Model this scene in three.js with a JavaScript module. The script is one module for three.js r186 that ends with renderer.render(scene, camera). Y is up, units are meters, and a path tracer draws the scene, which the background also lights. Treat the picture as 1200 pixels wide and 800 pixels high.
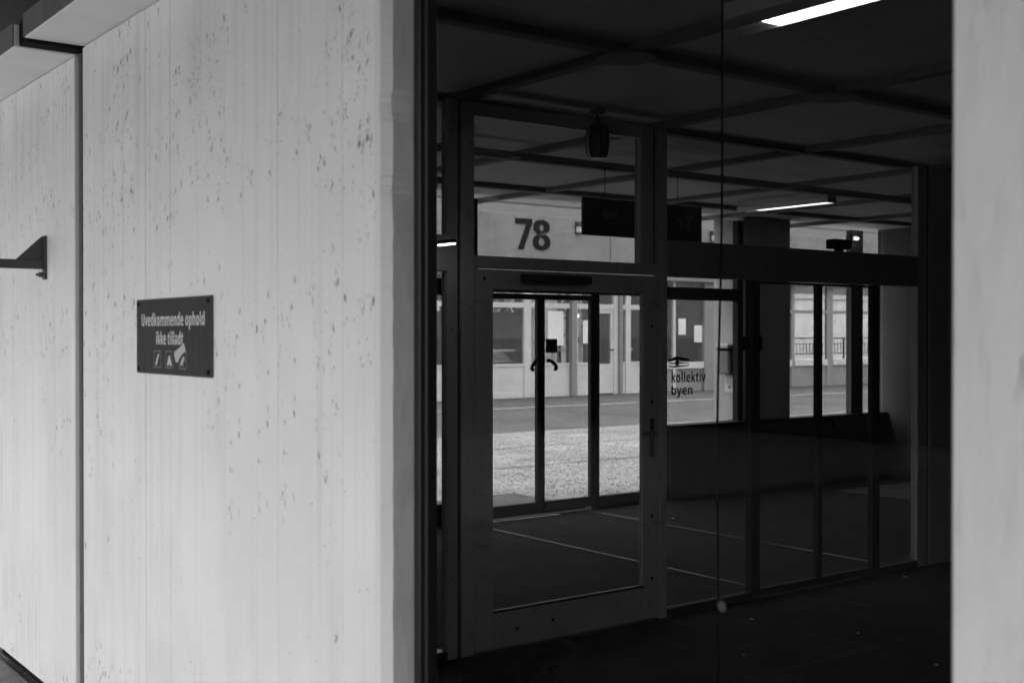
import * as THREE from 'three';
import { FontLoader } from 'three/addons/loaders/FontLoader.js';
import { TextGeometry } from 'three/addons/geometries/TextGeometry.js';
import { mergeGeometries } from 'three/addons/utils/BufferGeometryUtils.js';
import { RectAreaLightUniformsLib } from 'three/addons/lights/RectAreaLightUniformsLib.js';

// ------------------------------------------------------------------ camera, sky, sun, exposure
const scene = new THREE.Scene();
const camera = new THREE.PerspectiveCamera(32.02, 1024 / 682, 0.05, 900);
camera.position.set(0, 1.7, 1.62);
camera.lookAt(-0.7986 * 10, 1.7 - 0.0574, 1.62 - 0.6018 * 10);
camera.focus = 9;
camera.userData.fStop = 4;

function overcastSky(level) {
  const W = 128, H = 64, data = new Float32Array(W * H * 4);
  for (let j = 0; j < H; j++) {
    const up = Math.max(0, Math.sin(((j + 0.5) / H - 0.5) * Math.PI));
    const v = level * (0.55 + 0.9 * up) / 1.45;
    for (let i = 0; i < W; i++) { const o = (j * W + i) * 4; data[o] = data[o + 1] = data[o + 2] = v; data[o + 3] = 1; }
  }
  const t = new THREE.DataTexture(data, W, H, THREE.RGBAFormat, THREE.FloatType);
  t.mapping = THREE.EquirectangularReflectionMapping; t.magFilter = THREE.LinearFilter; t.needsUpdate = true;
  return t;
}
const skyTexture = overcastSky(1.9);
scene.background = skyTexture;
scene.environment = skyTexture;
const sun = new THREE.DirectionalLight(0xffffff, 0.9);
sun.position.set(-22, 40, 16); sun.target.position.set(-12, 0, -6);
sun.castShadow = true; sun.shadow.radius = 30; sun.shadow.mapSize.set(2048, 2048);
Object.assign(sun.shadow.camera, { left: -45, right: 45, top: 45, bottom: -45, near: 1, far: 140 });
scene.add(sun, sun.target);
RectAreaLightUniformsLib.init();

const renderer = new THREE.WebGLRenderer({ antialias: true });
renderer.setSize(1024, 682);
renderer.toneMapping = THREE.LinearToneMapping;
renderer.toneMappingExposure = 5.3;
renderer.shadowMap.enabled = true;

// ------------------------------------------------------------------ small tools
let seedState = 20177;
const rnd = () => { seedState = (seedState + 0x6d2b79f5) | 0; let t = Math.imul(seedState ^ (seedState >>> 15), 1 | seedState); t = (t + Math.imul(t ^ (t >>> 7), 61 | t)) ^ t; return ((t ^ (t >>> 14)) >>> 0) / 4294967296; };
const between = (a, b) => a + (b - a) * rnd();
const grey = (v) => new THREE.Color().setRGB(v, v, v);

const taken = new Map();
function numbered(name) {
  const n = taken.get(name) ?? 0; taken.set(name, n + 1);
  return n ? name + '_' + String(n).padStart(3, '0') : name;
}
function shadows(o) { o.traverse((m) => { if (m.isMesh) { m.castShadow = true; m.receiveShadow = true; } }); return o; }
function thing(name, label, category, [x, y, z] = [0, 0, 0], group) {
  const o = new THREE.Group(); o.name = numbered(name); o.position.set(x, y, z);
  o.userData = { label, category }; if (group) o.userData.group = group;
  scene.add(o); return o;
}
function structure(name, [x, y, z] = [0, 0, 0]) {
  const o = new THREE.Group(); o.name = numbered(name); o.position.set(x, y, z); o.userData = { kind: 'structure' }; scene.add(o); return o;
}
// a part given in world metres, hung under its thing (or under a part of it)
const where = new THREE.Vector3();
function part(name, geometry, material, parent) {
  parent.updateWorldMatrix(true, false);
  where.setFromMatrixPosition(parent.matrixWorld);
  const g = geometry.clone(); g.translate(-where.x, -where.y, -where.z);
  const m = new THREE.Mesh(g, material); m.name = name; m.castShadow = m.receiveShadow = true;
  parent.add(m); return m;
}
function subgroup(name, parent) { const g = new THREE.Group(); g.name = name; parent.add(g); return g; }

// chamfered box between two corners, uv in metres
function cbox(x0, x1, y0, y1, z0, z1, b = 0.002) {
  if (x0 > x1) [x0, x1] = [x1, x0]; if (y0 > y1) [y0, y1] = [y1, y0]; if (z0 > z1) [z0, z1] = [z1, z0];
  const lo = [x0, y0, z0], hi = [x1, y1, z1];
  b = Math.min(b, (x1 - x0) * 0.4, (y1 - y0) * 0.4, (z1 - z0) * 0.4);
  const pos = [], nor = [], uv = [], mid = [(x0 + x1) / 2, (y0 + y1) / 2, (z0 + z1) / 2];
  const corner = (sgn, axis) => [0, 1, 2].map((k) => (sgn[k] > 0 ? hi[k] : lo[k]) - (k === axis ? 0 : sgn[k] * b));
  const tri = (p, q, r) => {
    const e = [0, 1, 2].map((k) => q[k] - p[k]), f = [0, 1, 2].map((k) => r[k] - p[k]);
    let n = [e[1] * f[2] - e[2] * f[1], e[2] * f[0] - e[0] * f[2], e[0] * f[1] - e[1] * f[0]];
    const l = Math.hypot(...n) || 1; n = n.map((v) => v / l);
    if (n[0] * (p[0] - mid[0]) + n[1] * (p[1] - mid[1]) + n[2] * (p[2] - mid[2]) < 0) { [q, r] = [r, q]; n = n.map((v) => -v); }
    const a = Math.abs(n[0]) > 0.8 ? 0 : Math.abs(n[1]) > 0.8 ? 1 : 2;
    for (const v of [p, q, r]) { pos.push(...v); nor.push(...n); uv.push(...(a === 0 ? [v[2], v[1]] : a === 1 ? [v[0], v[2]] : [v[0], v[1]])); }
  };
  const quad = (a, q, r, d) => { tri(a, q, r); tri(a, r, d); };
  for (let k = 0; k < 3; k++) {
    const i = (k + 1) % 3, j = (k + 2) % 3;
    for (const s of [-1, 1]) {
      const S = (u, v) => { const g = [0, 0, 0]; g[k] = s; g[i] = u; g[j] = v; return corner(g, k); };
      quad(S(-1, -1), S(1, -1), S(1, 1), S(-1, 1));
    }
    for (const u of [-1, 1]) for (const v of [-1, 1]) {      // edges along k
      const S = (w, axis) => { const g = [0, 0, 0]; g[k] = w; g[i] = u; g[j] = v; return corner(g, axis); };
      quad(S(-1, i), S(1, i), S(1, j), S(-1, j));
    }
  }
  for (const a of [-1, 1]) for (const q of [-1, 1]) for (const r of [-1, 1]) tri(corner([a, q, r], 0), corner([a, q, r], 1), corner([a, q, r], 2));
  const g = new THREE.BufferGeometry();
  g.setAttribute('position', new THREE.Float32BufferAttribute(pos, 3));
  g.setAttribute('normal', new THREE.Float32BufferAttribute(nor, 3));
  g.setAttribute('uv', new THREE.Float32BufferAttribute(uv, 2));
  return g;
}
function sheet(x0, x1, z0, z1, y) {              // level ground sheet, uv in metres
  const g = new THREE.PlaneGeometry(Math.abs(x1 - x0), Math.abs(z1 - z0)); g.rotateX(-Math.PI / 2); g.translate((x0 + x1) / 2, y, (z0 + z1) / 2);
  const p = g.attributes.position, u = g.attributes.uv; for (let i = 0; i < p.count; i++) u.setXY(i, p.getX(i), p.getZ(i));
  return g;
}
function rod(a, b, r, seg = 10) {
  const A = new THREE.Vector3(...a), B = new THREE.Vector3(...b), g = new THREE.CylinderGeometry(r, r, A.distanceTo(B), seg);
  g.applyQuaternion(new THREE.Quaternion().setFromUnitVectors(new THREE.Vector3(0, 1, 0), B.clone().sub(A).normalize()));
  g.translate((A.x + B.x) / 2, (A.y + B.y) / 2, (A.z + B.z) / 2); return g;
}

// ------------------------------------------------------------------ noise and textures
const hash = (x, y, s) => { let h = Math.imul(x | 0, 374761393) + Math.imul(y | 0, 668265263) + Math.imul(s | 0, 974711); h = Math.imul(h ^ (h >>> 13), 1274126177); return ((h ^ (h >>> 16)) >>> 0) / 4294967296; };
function vnoise(x, y, px, py, s) {               // value noise that wraps every px by py cells
  const xi = Math.floor(x), yi = Math.floor(y), fx = x - xi, fy = y - yi, u = fx * fx * (3 - 2 * fx), v = fy * fy * (3 - 2 * fy);
  const w = (a, n) => ((a % n) + n) % n;
  const a = hash(w(xi, px), w(yi, py), s), b = hash(w(xi + 1, px), w(yi, py), s), c = hash(w(xi, px), w(yi + 1, py), s), d = hash(w(xi + 1, px), w(yi + 1, py), s);
  return a + (b - a) * u + (c - a) * v + (a - b - c + d) * u * v;
}
function fbm(u, v, cx, cy, oct, s) { let t = 0, a = 0.5, n = 0; for (let o = 0; o < oct; o++) { t += a * vnoise(u * cx, v * cy, cx, cy, s + o * 17); n += a; a *= 0.5; cx *= 2; cy *= 2; } return t / n; }
function texture(W, H, f, metres, srgb) {
  const d = new Uint8Array(W * H * 4);
  for (let j = 0; j < H; j++) for (let i = 0; i < W; i++) {
    let v = f((i + 0.5) / W, (j + 0.5) / H, i, j); v = Math.max(0, Math.min(1, v));
    if (srgb) v = v <= 0.0031308 ? v * 12.92 : 1.055 * Math.pow(v, 1 / 2.4) - 0.055;
    const o = (j * W + i) * 4; d[o] = d[o + 1] = d[o + 2] = Math.round(v * 255); d[o + 3] = 255;
  }
  const t = new THREE.DataTexture(d, W, H); t.wrapS = t.wrapT = THREE.RepeatWrapping; t.magFilter = THREE.LinearFilter; t.minFilter = THREE.LinearMipmapLinearFilter; t.generateMipmaps = true;
  if (srgb) t.colorSpace = THREE.SRGBColorSpace;
  t.repeat.set(1 / metres[0], 1 / metres[1]); t.needsUpdate = true; return t;
}
// board-cast concrete under white paint: pits left by air, coloured darker inside, vertical grain
const PW = 1024, PH = 2048, pits = new Float32Array(PW * PH), rub = new Float32Array(PW * PH);
function pit(cx, cy, len, wid, ang, deep) {
  const R = Math.ceil(len + 3), ca = Math.cos(ang), sa = Math.sin(ang);
  for (let j = -R; j <= R; j++) for (let i = -R; i <= R; i++) {
    const a = (i * ca + j * sa) / wid, q = (-i * sa + j * ca) / len, wob = 0.5 + 1.0 * vnoise((cx + i) / 2.1, (cy + j) / 2.1, 4096, 4096, 5);
    const e = deep * Math.max(0, 1 - (a * a + q * q) * wob); if (e <= 0) continue;
    const X = ((Math.round(cx) + i) % PW + PW) % PW, Y = ((Math.round(cy) + j) % PH + PH) % PH; pits[Y * PW + X] = Math.max(pits[Y * PW + X], Math.sqrt(e) * Math.sqrt(deep));
  }
}
for (let n = 0; n < 5200; n++) {
  const x = rnd(), y = rnd() * 0.78, metres = y * 4, thin = metres > 2.55 ? 0.55 : metres > 1.55 ? 0.45 : metres > 1.1 ? 0.54 : 0.64, cluster = fbm(x, y, 9, 14, 3, 71) + 0.12 * (fbm(x, y, 60, 4, 1, 73) - 0.5);
  if (cluster < thin + 0.07 * rnd()) continue;
  const big = rnd();
  const len = 1.0 + 7 * Math.pow(rnd(), 3); pit(x * PW, y * PH, len, Math.max(0.8, len * between(0.22, 0.55)), -0.1 + between(-0.45, 0.45), Math.pow(rnd(), 1.2) * 0.9 + 0.1);
  if (len > 3.6) for (let k = 0; k < 4; k++) pit(x * PW + between(-7, 7), y * PH + between(-14, 14), between(1, 3), between(0.8, 1.6), between(-0.7, 0.7), between(0.15, 0.7));
}
for (let n = 0; n < 240; n++) pit(rnd() * PW, rnd() * PH * 0.78, between(0.8, 2.4), between(0.8, 1.8), between(-1, 1), between(0.2, 0.9));
const wallColor = texture(PW, PH, (u, v, i, j) => {
  const grain = fbm(u, v, 180, 6, 2, 3) - 0.5, blot = fbm(u, v, 6, 10, 4, 9) - 0.5, fine = hash(i, j, 4) - 0.5, p = pits[j * PW + i];
  return (0.79 + 0.022 * grain + 0.15 * blot + 0.06 * fine - 0.16 * Math.max(0, fbm(u, v, 16, 9, 4, 77) - 0.58) - 0.35 * Math.max(0, fbm(u, v, 90, 3, 3, 79) - 0.63)) * (1 - 0.86 * p);
}, [2.0, 4.0], true);
const wallBump = texture(PW, PH, (u, v, i, j) => 0.72 + 0.08 * (fbm(u, v, 150, 5, 3, 3) - 0.5) + 0.22 * (fbm(u, v, 24, 40, 3, 19) - 0.5) + 0.2 * (fbm(u + v * 0.5, v, 120, 160, 2, 23) - 0.5) + 0.08 * (hash(i, j, 8) - 0.5) - 0.55 * pits[j * PW + i], [2.0, 4.0]);
const plasterColor = texture(512, 512, (u, v, i, j) => 0.74 + 0.05 * (fbm(u, v, 40, 5, 3, 31) - 0.5) + 0.07 * (fbm(u, v, 6, 4, 4, 37) - 0.5) + 0.03 * (hash(i, j, 6) - 0.5), [1, 1], true);
const plasterBump = texture(512, 512, (u, v, i, j) => 0.5 + 0.5 * (fbm(u, v, 40, 12, 4, 31) - 0.5) + 0.35 * (fbm(u, v, 8, 6, 3, 41) - 0.5), [1, 1]);
const dentBump = texture(1024, 1024, (u, v, i, j) => 0.5 + 0.55 * (fbm(u, v, 26, 7, 4, 131) - 0.5) + 0.5 * (fbm(u, v, 10, 8, 3, 133) - 0.5) - 0.9 * Math.max(0, fbm(u, v, 18, 10, 2, 137) - 0.72), [1.1, 1.1]);
const concreteColor = texture(1024, 1024, (u, v, i, j) => {
  const a = fbm(u, v, 6, 5, 5, 51), drip = fbm(u, v, 60, 3, 3, 57), f = hash(i, j, 12) - 0.5;
  return 0.8 + 0.36 * (a - 0.5) + 0.2 * (drip - 0.5) + 0.08 * f - 0.25 * Math.max(0, fbm(u, v, 22, 16, 3, 59) - 0.66) * 3;
}, [4, 4], true);
const concreteBump = texture(512, 512, (u, v, i, j) => 0.5 + 0.6 * (fbm(u, v, 30, 30, 4, 61) - 0.5) + 0.15 * (hash(i, j, 14) - 0.5), [1.5, 1.5]);
const gravelColor = texture(1024, 1024, (u, v, i, j) => {
  const stone = vnoise(u * 170, v * 170, 170, 170, 81), a = fbm(u, v, 5, 5, 5, 83), f = hash(i, j, 15);
  return 0.62 + 0.34 * (stone - 0.5) + 0.2 * (vnoise(u * 60, v * 60, 60, 60, 85) - 0.5) + 0.55 * (a - 0.5) + 0.3 * (f - 0.5) - 0.5 * Math.max(0, fbm(u, v, 12, 12, 3, 87) - 0.6);
}, [3.2, 3.2], true);
const gravelBump = texture(1024, 1024, (u, v, i, j) => 0.5 + 0.8 * (vnoise(u * 170, v * 170, 170, 170, 81) - 0.5) + 0.2 * (hash(i, j, 15) - 0.5), [3.2, 3.2]);
const floorColor = texture(1024, 1024, (u, v, i, j) => {
  const a = fbm(u, v, 5, 5, 5, 91), scuff = Math.max(0, fbm(u, v, 40, 8, 3, 93) - 0.64) * 3 + Math.max(0, fbm(u, v, 9, 44, 3, 95) - 0.66) * 3;
  return 0.5 + 0.7 * (a - 0.5) + 1.1 * scuff + 0.2 * (hash(i, j, 21) - 0.5);
}, [3, 3], true);
const paintColor = texture(512, 512, (u, v, i, j) => 0.8 + 0.16 * (fbm(u, v, 5, 5, 4, 101) - 0.5) + 0.1 * (fbm(u, v, 70, 3, 2, 103) - 0.5) + 0.05 * (hash(i, j, 23) - 0.5) - 0.4 * Math.max(0, fbm(u, v, 34, 34, 2, 107) - 0.74) * 3, [1.3, 1.3], true);

const std = (o) => new THREE.MeshStandardMaterial(o);
const M = {
  wall: std({ color: grey(1), map: wallColor, bumpMap: wallBump, bumpScale: 0.006, roughness: 0.75 }),
  wallPlain: std({ color: grey(1), map: plasterColor, bumpMap: plasterBump, bumpScale: 0.004, roughness: 0.8 }),
  wallDented: std({ color: grey(0.95), map: plasterColor, bumpMap: dentBump, bumpScale: 0.035, roughness: 0.8 }),
  device: std({ color: grey(0.32), map: paintColor, roughness: 0.5 }),
  pierConcrete: std({ color: grey(0.55), map: concreteColor, bumpMap: concreteBump, bumpScale: 0.006, roughness: 0.9 }),
  fasciaGrey: std({ color: grey(0.17), map: concreteColor, roughness: 0.9 }),
  mastic: std({ color: grey(0.16), map: paintColor, roughness: 0.8 }),
  black: new THREE.MeshPhysicalMaterial({ color: grey(0.012), roughness: 0.9, specularIntensity: 0.1 }),
  frameBlack: std({ color: grey(0.02), map: paintColor, roughness: 0.45 }),
  bracket: std({ color: grey(0.09), map: concreteColor, roughness: 0.6, metalness: 0.3 }),
  post: std({ color: grey(0.58), map: paintColor, roughness: 0.6 }),
  darkFrame: new THREE.MeshPhysicalMaterial({ color: grey(0.035), map: paintColor, roughness: 0.75, specularIntensity: 0.35 }),
  ceiling: std({ color: grey(0.6), map: paintColor, roughness: 0.9 }),
  beam: new THREE.MeshPhysicalMaterial({ color: grey(0.28), map: paintColor, roughness: 0.9, specularIntensity: 0.3 }),
  transom: std({ color: grey(0.33), map: paintColor, roughness: 0.8 }),
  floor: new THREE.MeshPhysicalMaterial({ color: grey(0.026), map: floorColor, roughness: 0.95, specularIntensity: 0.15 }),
  strip: std({ color: grey(0.05), map: paintColor, roughness: 0.45, metalness: 0.2 }),
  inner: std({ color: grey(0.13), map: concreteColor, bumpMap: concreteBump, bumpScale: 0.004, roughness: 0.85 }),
  parapet: std({ color: grey(0.1), map: paintColor, roughness: 0.8 }),
  roofUnder: std({ color: grey(0.03), map: paintColor, roughness: 0.95 }),
  concrete: std({ color: grey(0.58), map: concreteColor, bumpMap: concreteBump, bumpScale: 0.006, roughness: 0.9 }),
  fascia: std({ color: grey(0.29), map: concreteColor, bumpMap: concreteBump, bumpScale: 0.006, roughness: 0.9 }),
  whitePaint: std({ color: grey(0.7), map: paintColor, roughness: 0.5 }),
  greyPanel: std({ color: grey(0.3), map: paintColor, roughness: 0.7 }),
  pale: std({ color: grey(0.95), map: concreteColor, roughness: 0.9 }),
  paving: std({ color: grey(0.41), map: gravelColor, bumpMap: gravelBump, bumpScale: 0.01, roughness: 0.95 }),
  asphalt: std({ color: grey(0.135), map: gravelColor, bumpMap: gravelBump, bumpScale: 0.008, roughness: 0.95 }),
  asphaltDark: std({ color: grey(0.14), map: gravelColor, bumpMap: gravelBump, bumpScale: 0.006, roughness: 0.95 }),
  kerb: std({ color: grey(0.27), map: concreteColor, roughness: 0.9 }),
  slab: std({ color: grey(0.2), map: gravelColor, bumpMap: gravelBump, bumpScale: 0.004, roughness: 0.9 }),
  paper: std({ color: grey(0.75), roughness: 0.9 }),
  digit: new THREE.MeshPhysicalMaterial({ color: grey(0.016), roughness: 0.85, specularIntensity: 0.25 }),
  chrome: std({ color: grey(0.6), roughness: 0.35, metalness: 0.9 }),
  bark: std({ color: grey(0.07), roughness: 0.95 }),
  leaf: new THREE.MeshPhysicalMaterial({ color: grey(0.07), roughness: 0.9, transmission: 0.3, thickness: 0, side: THREE.DoubleSide }),
  grass: std({ color: grey(0.1), map: gravelColor, roughness: 1 }),
};
const glass = (v, spec) => new THREE.MeshPhysicalMaterial({ color: grey(v), roughness: 0, transmission: 1, thickness: 0, ior: 1.5, specularIntensity: spec, side: THREE.DoubleSide });
M.glassNear = glass(0.63, 0.08); M.glassMid = glass(0.64, 0.22); M.glassFar = glass(0.53, 0.3); M.glassPavilion = glass(0.8, 1);
const glow = (v) => new THREE.MeshStandardMaterial({ color: grey(0.8), emissive: grey(1), emissiveIntensity: v, roughness: 0.6 });

// ------------------------------------------------------------------ ground
const ground = structure('ground', [0, -0.03, 0]);
part('soil', sheet(-420, 380, -420, 380, -0.03), M.asphalt, ground);
const street = structure('street', [-16, 0, -15]);
part('forecourt_paving', sheet(-16.6, -8.95, -60, 30, -0.006), M.paving, street);
part('asphalt_lane', sheet(-21.8, -16.6, -60, 30, -0.01), M.asphalt, street);
part('pavement', sheet(-27, -22.1, -60, 30, -0.006), M.asphaltDark, street);
for (let k = 0; k < 26; k++) part('kerb_stone', cbox(-22.1, -21.8, -0.12, 0.005, 2 - k * 1.5, 2 - k * 1.5 - 1.49, 0.006), M.kerb, street);
for (const [x, w] of [[-12.2, 0.05], [-14.3, 0.04], [-16.62, 0.08]]) part('paving_joint', sheet(x, x + w, -60, 30, -0.002), M.asphaltDark, street);
{ // loose grit on the forecourt
  const g = new THREE.IcosahedronGeometry(1, 0), n = 20000, o = new THREE.InstancedMesh(g, std({ color: grey(0.31), roughness: 0.95 }), n), m = new THREE.Matrix4(), q = new THREE.Quaternion(), e = new THREE.Euler(), c = new THREE.Color();
  for (let k = 0; k < n; k++) {
    const r = between(0.004, 0.011); e.set(between(0, 3), between(0, 6), between(0, 3)); q.setFromEuler(e);
    m.compose(new THREE.Vector3(between(-16.5, -8.98), -0.006 + r * 0.25, between(-14.5, -3.2)), q, new THREE.Vector3(r, r * 0.7, r * between(0.7, 1.3))); o.setMatrixAt(k, m);
    const v = between(0.75, 1.15); o.setColorAt(k, c.setRGB(v, v, v));
  }
  o.name = 'grit'; o.castShadow = o.receiveShadow = true; o.userData = { kind: 'stuff', label: 'coarse pale grit covering the forecourt paving', category: 'gravel' }; scene.add(o);
}
const walkway = structure('walkway', [-3, 0, 3]);
part('bedding', sheet(-16, 6, 0.0, 5, -0.024), M.asphaltDark, walkway);
for (let i = 0; i < 17; i++) for (let j = 0; j < 6; j++) {
  const x = -9.4 + i * 0.4, z = 0.0 + j * 0.4, y = between(-0.006, 0.0);
  part('paving_slab', cbox(x + 0.004, x + 0.396, -0.05, y, z + 0.006, z + 0.394, 0.006), M.slab, walkway);
}
part('paving_field', sheet(-16, 8, 2.42, 14, -0.012), std({ color: grey(0.18), map: gravelColor, roughness: 0.95 }), walkway);

// ------------------------------------------------------------------ front wall: board-cast panels
function boardWall(root, edges, back, top, deep, faint) {
  const gap = edges.map((x) => (deep.includes(x) ? between(0.0015, 0.0021) : faint.includes(x) ? between(0.0006, 0.001) : 0.0001));
  for (let i = 0; i + 1 < edges.length; i++) {
    const g = cbox(edges[i] + gap[i], edges[i + 1] - gap[i + 1], 0.045, top, back, between(-0.0014, 0), 0.0011);
    const u = g.attributes.uv, du = between(-0.7, 0.7); for (let k = 0; k < u.count; k++) u.setXY(k, u.getX(k) + du * 0.35, u.getY(k) + du * 0.08);
    part('board_mark', g, M.wall, root);
  }
}
const wallA = thing('concrete_wall', 'white painted board-cast concrete wall panel carrying the metal bracket', 'wall', [-6.0, 0, -0.15]);
boardWall(wallA, [-6.71, -6.6, -6.5, -6.386, -6.265, -6.148, -6.028, -5.911, -5.795, -5.675, -5.582, -5.5, -5.416, -5.362], -0.29, 2.926, [-6.148, -6.028, -5.911], [-6.386, -5.675]);
part('core', cbox(-6.705, -5.366, 0.045, 2.929, -0.3, -0.006, 0.001), M.wallPlain, wallA);
part('plinth', cbox(-6.7, -5.37, 0, 0.0445, -0.29, -0.02, 0.001), M.black, wallA);
part('joint_lip', cbox(-5.3615, -5.349, 0.045, 2.93, -0.2, 0.004, 0.003), M.wallPlain, wallA);
part('joint_sealant', cbox(-5.3485, -5.318, 0.02, 2.95, -0.2, -0.012, 0.006), M.mastic, wallA);

const wallB = thing('concrete_wall', 'large white board-cast concrete wall panel carrying the dark sign', 'wall', [-4.0, 0, -0.15]);
boardWall(wallB, [-5.247, -5.097, -4.975, -4.858, -4.735, -4.608, -4.486, -4.36, -4.231, -3.985, -3.74, -3.49, -3.345, -3.12, -2.938, -2.816, -2.757], -0.12, 2.942, [-4.975, -4.858, -4.608, -4.486, -4.36, -4.231], [-5.097, -3.74, -3.49, -3.345, -2.938, -2.816]);
part('core', cbox(-5.24, -2.76, 0.045, 2.949, -0.14, -0.006, 0.001), M.wallPlain, wallB);
part('plinth', cbox(-5.23, -2.72, 0, 0.0445, -0.13, -0.02, 0.001), M.black, wallB);
part('joint_backing', cbox(-5.3175, -5.2475, 0.0, 2.95, -0.29, -0.02, 0.001), M.black, wallB);
{ // arris and jamb of the opening, chipped where two casts meet
  const rows = 330, y0 = 0.045, y1 = 2.95, prof = [[-2.7565, 0], [-2.733, 0], [-2.7085, -0.0255], [-2.7085, -0.055], [-2.7085, -0.086], [-2.7085, -0.138]], pos = [], uv = [], idx = [];
  const chip = (y) => [[2.32, 0.028, 0.9], [2.09, 0.04, 0.75], [2.285, 0.015, 0.6], [1.22, 0.02, 0.2]].reduce((s, [c, w, a]) => s + a * Math.exp(-(((y - c) / w) ** 2)), 0);
  for (let j = 0; j <= rows; j++) {
    const y = y0 + (y1 - y0) * j / rows, n1 = vnoise(y * 42, 3, 4096, 64, 7) - 0.5, n2 = vnoise(y * 31, 9, 4096, 64, 8) - 0.5, n3 = vnoise(y * 140, 5, 4096, 64, 9) - 0.5, n4 = vnoise(y * 9, 2, 4096, 64, 11) - 0.5, c = chip(y) * (0.6 + n3);
    const off = [[0, -0.001], [-0.002 * n1 - 0.0012 * n3 - 0.006 * c, -0.001], [-0.001 * n4 - 0.001 * n3 - 0.012 * c, -0.002 * n2 - 0.0012 * n3], [-0.002 * n4 - 0.006 * c, -0.002 * n2], [-0.002 * n4 + 0.003 * n2, 0], [0, 0]];
    prof.forEach(([x, z], k) => { pos.push(x + off[k][0], y, z + off[k][1]); uv.push(x + z * 1.3, y); });
    if (j) for (let k = 0; k + 1 < prof.length; k++) { const a = (j - 1) * 6 + k, b = j * 6 + k; idx.push(a, a + 1, b, b, a + 1, b + 1); }
  }
  let g = new THREE.BufferGeometry(); g.setAttribute('position', new THREE.Float32BufferAttribute(pos, 3)); g.setAttribute('uv', new THREE.Float32BufferAttribute(uv, 2)); g.setIndex(idx);
  g = g.toNonIndexed(); g.computeVertexNormals();
  part('chamfered_edge', g, M.wallPlain, wallB);
}
const pillar = thing('concrete_pillar', 'pale smooth concrete wall face closing the right edge of the view', 'wall', [0.9, 0, -0.15]);
part('shaft', cbox(-1.045, 3.3, 0.04, 2.95, -0.3, 0, 0.012), M.wallDented, pillar);
part('plinth', cbox(-1.03, 3.29, 0, 0.0395, -0.28, -0.02, 0.002), M.black, pillar);

// the ledge over the wall: two cast lengths with an open joint
const ledgeA = thing('ledge_beam', 'further length of pale concrete ledge above the bracket wall', 'ledge', [-6.0, 2.93, 0]);
part('beam', cbox(-7.4, -5.355, 2.931, 3.03, -0.3, 0.256, 0.004), M.wallPlain, ledgeA);
part('fascia_strip', cbox(-7.4, -5.356, 2.934, 3.032, 0.2565, 0.262, 0.001), M.fasciaGrey, ledgeA);
const ledgeB = thing('ledge_beam', 'nearer length of pale concrete ledge above the wall with the sign', 'ledge', [-1, 2.95, 0]);
part('beam', cbox(-5.25, 3.3, 2.951, 3.05, -0.3, 0.24, 0.004), M.wallPlain, ledgeB);
part('fascia_strip', cbox(-5.251, 3.3, 2.954, 3.052, 0.2405, 0.246, 0.001), M.fasciaGrey, ledgeB);
part('joint_filler', cbox(-5.354, -5.252, 2.936, 3.035, -0.3, 0.236, 0.004), M.black, ledgeB);

// ------------------------------------------------------------------ roof, ceiling, floor and shell of the hall
const roof = structure('roof', [-2, 3.55, -4]);
part('hall_deck', cbox(-9.3, 6, 3.56, 3.8, -12, -0.301, 0.01), M.roofUnder, roof);
part('walkway_deck', cbox(-13, 6, 3.56, 3.8, -0.3, 3.9, 0.01), M.roofUnder, roof);
part('edge_trim', cbox(-13, 6, 3.4, 3.83, 3.901, 3.95, 0.01), M.roofUnder, roof);
part('upstand', cbox(-9.2, 6, 3.051, 3.559, -2.62, -2.5, 0.002), M.roofUnder, roof);
const ceiling = structure('ceiling', [-3, 2.97, -5]);
part('slab', cbox(-9.25, 3.3, 2.971, 3.05, -11, -0.301, 0.002), M.ceiling, ceiling);
const GX = [-1.0, -2.45, -3.9, -5.29, -6.7, -8.1], GZ = [-0.5, -1.95, -3.4, -4.85, -6.3, -7.75, -9.2];
for (const x of GX) part('cross_beam', cbox(x - 0.038, x + 0.038, 2.93, 2.9705, -10.6, -0.31, 0.004), M.beam, ceiling);
for (const z of GZ) {
  const xs = [3.0, ...GX, -9.2];
  for (let i = 0; i + 1 < xs.length; i++) part('long_beam', cbox(xs[i + 1] + (i + 2 < xs.length ? 0.0385 : 0), xs[i] - (i ? 0.0385 : 0), 2.932, 2.9705, z - 0.038, z + 0.038, 0.004), M.beam, ceiling);
}
for (const x of GX) for (const z of GZ) if (x < -1.5 && x > -5.2) { const g = new THREE.CylinderGeometry(0.125, 0.13, 0.012, 28); g.translate(x, 2.9235, z); part('junction_plate', g, M.beam, ceiling); }

const floor = structure('floor', [-3, 0, -5]);
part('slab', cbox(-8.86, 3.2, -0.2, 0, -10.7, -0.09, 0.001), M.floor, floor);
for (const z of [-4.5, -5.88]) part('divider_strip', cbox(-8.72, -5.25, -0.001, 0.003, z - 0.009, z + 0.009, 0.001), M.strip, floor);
part('mat_field', cbox(-8.2, -5.4, -0.001, 0.004, -10.4, -9.0, 0.001), std({ color: grey(0.07), map: floorColor, roughness: 0.95 }), floor);

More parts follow.
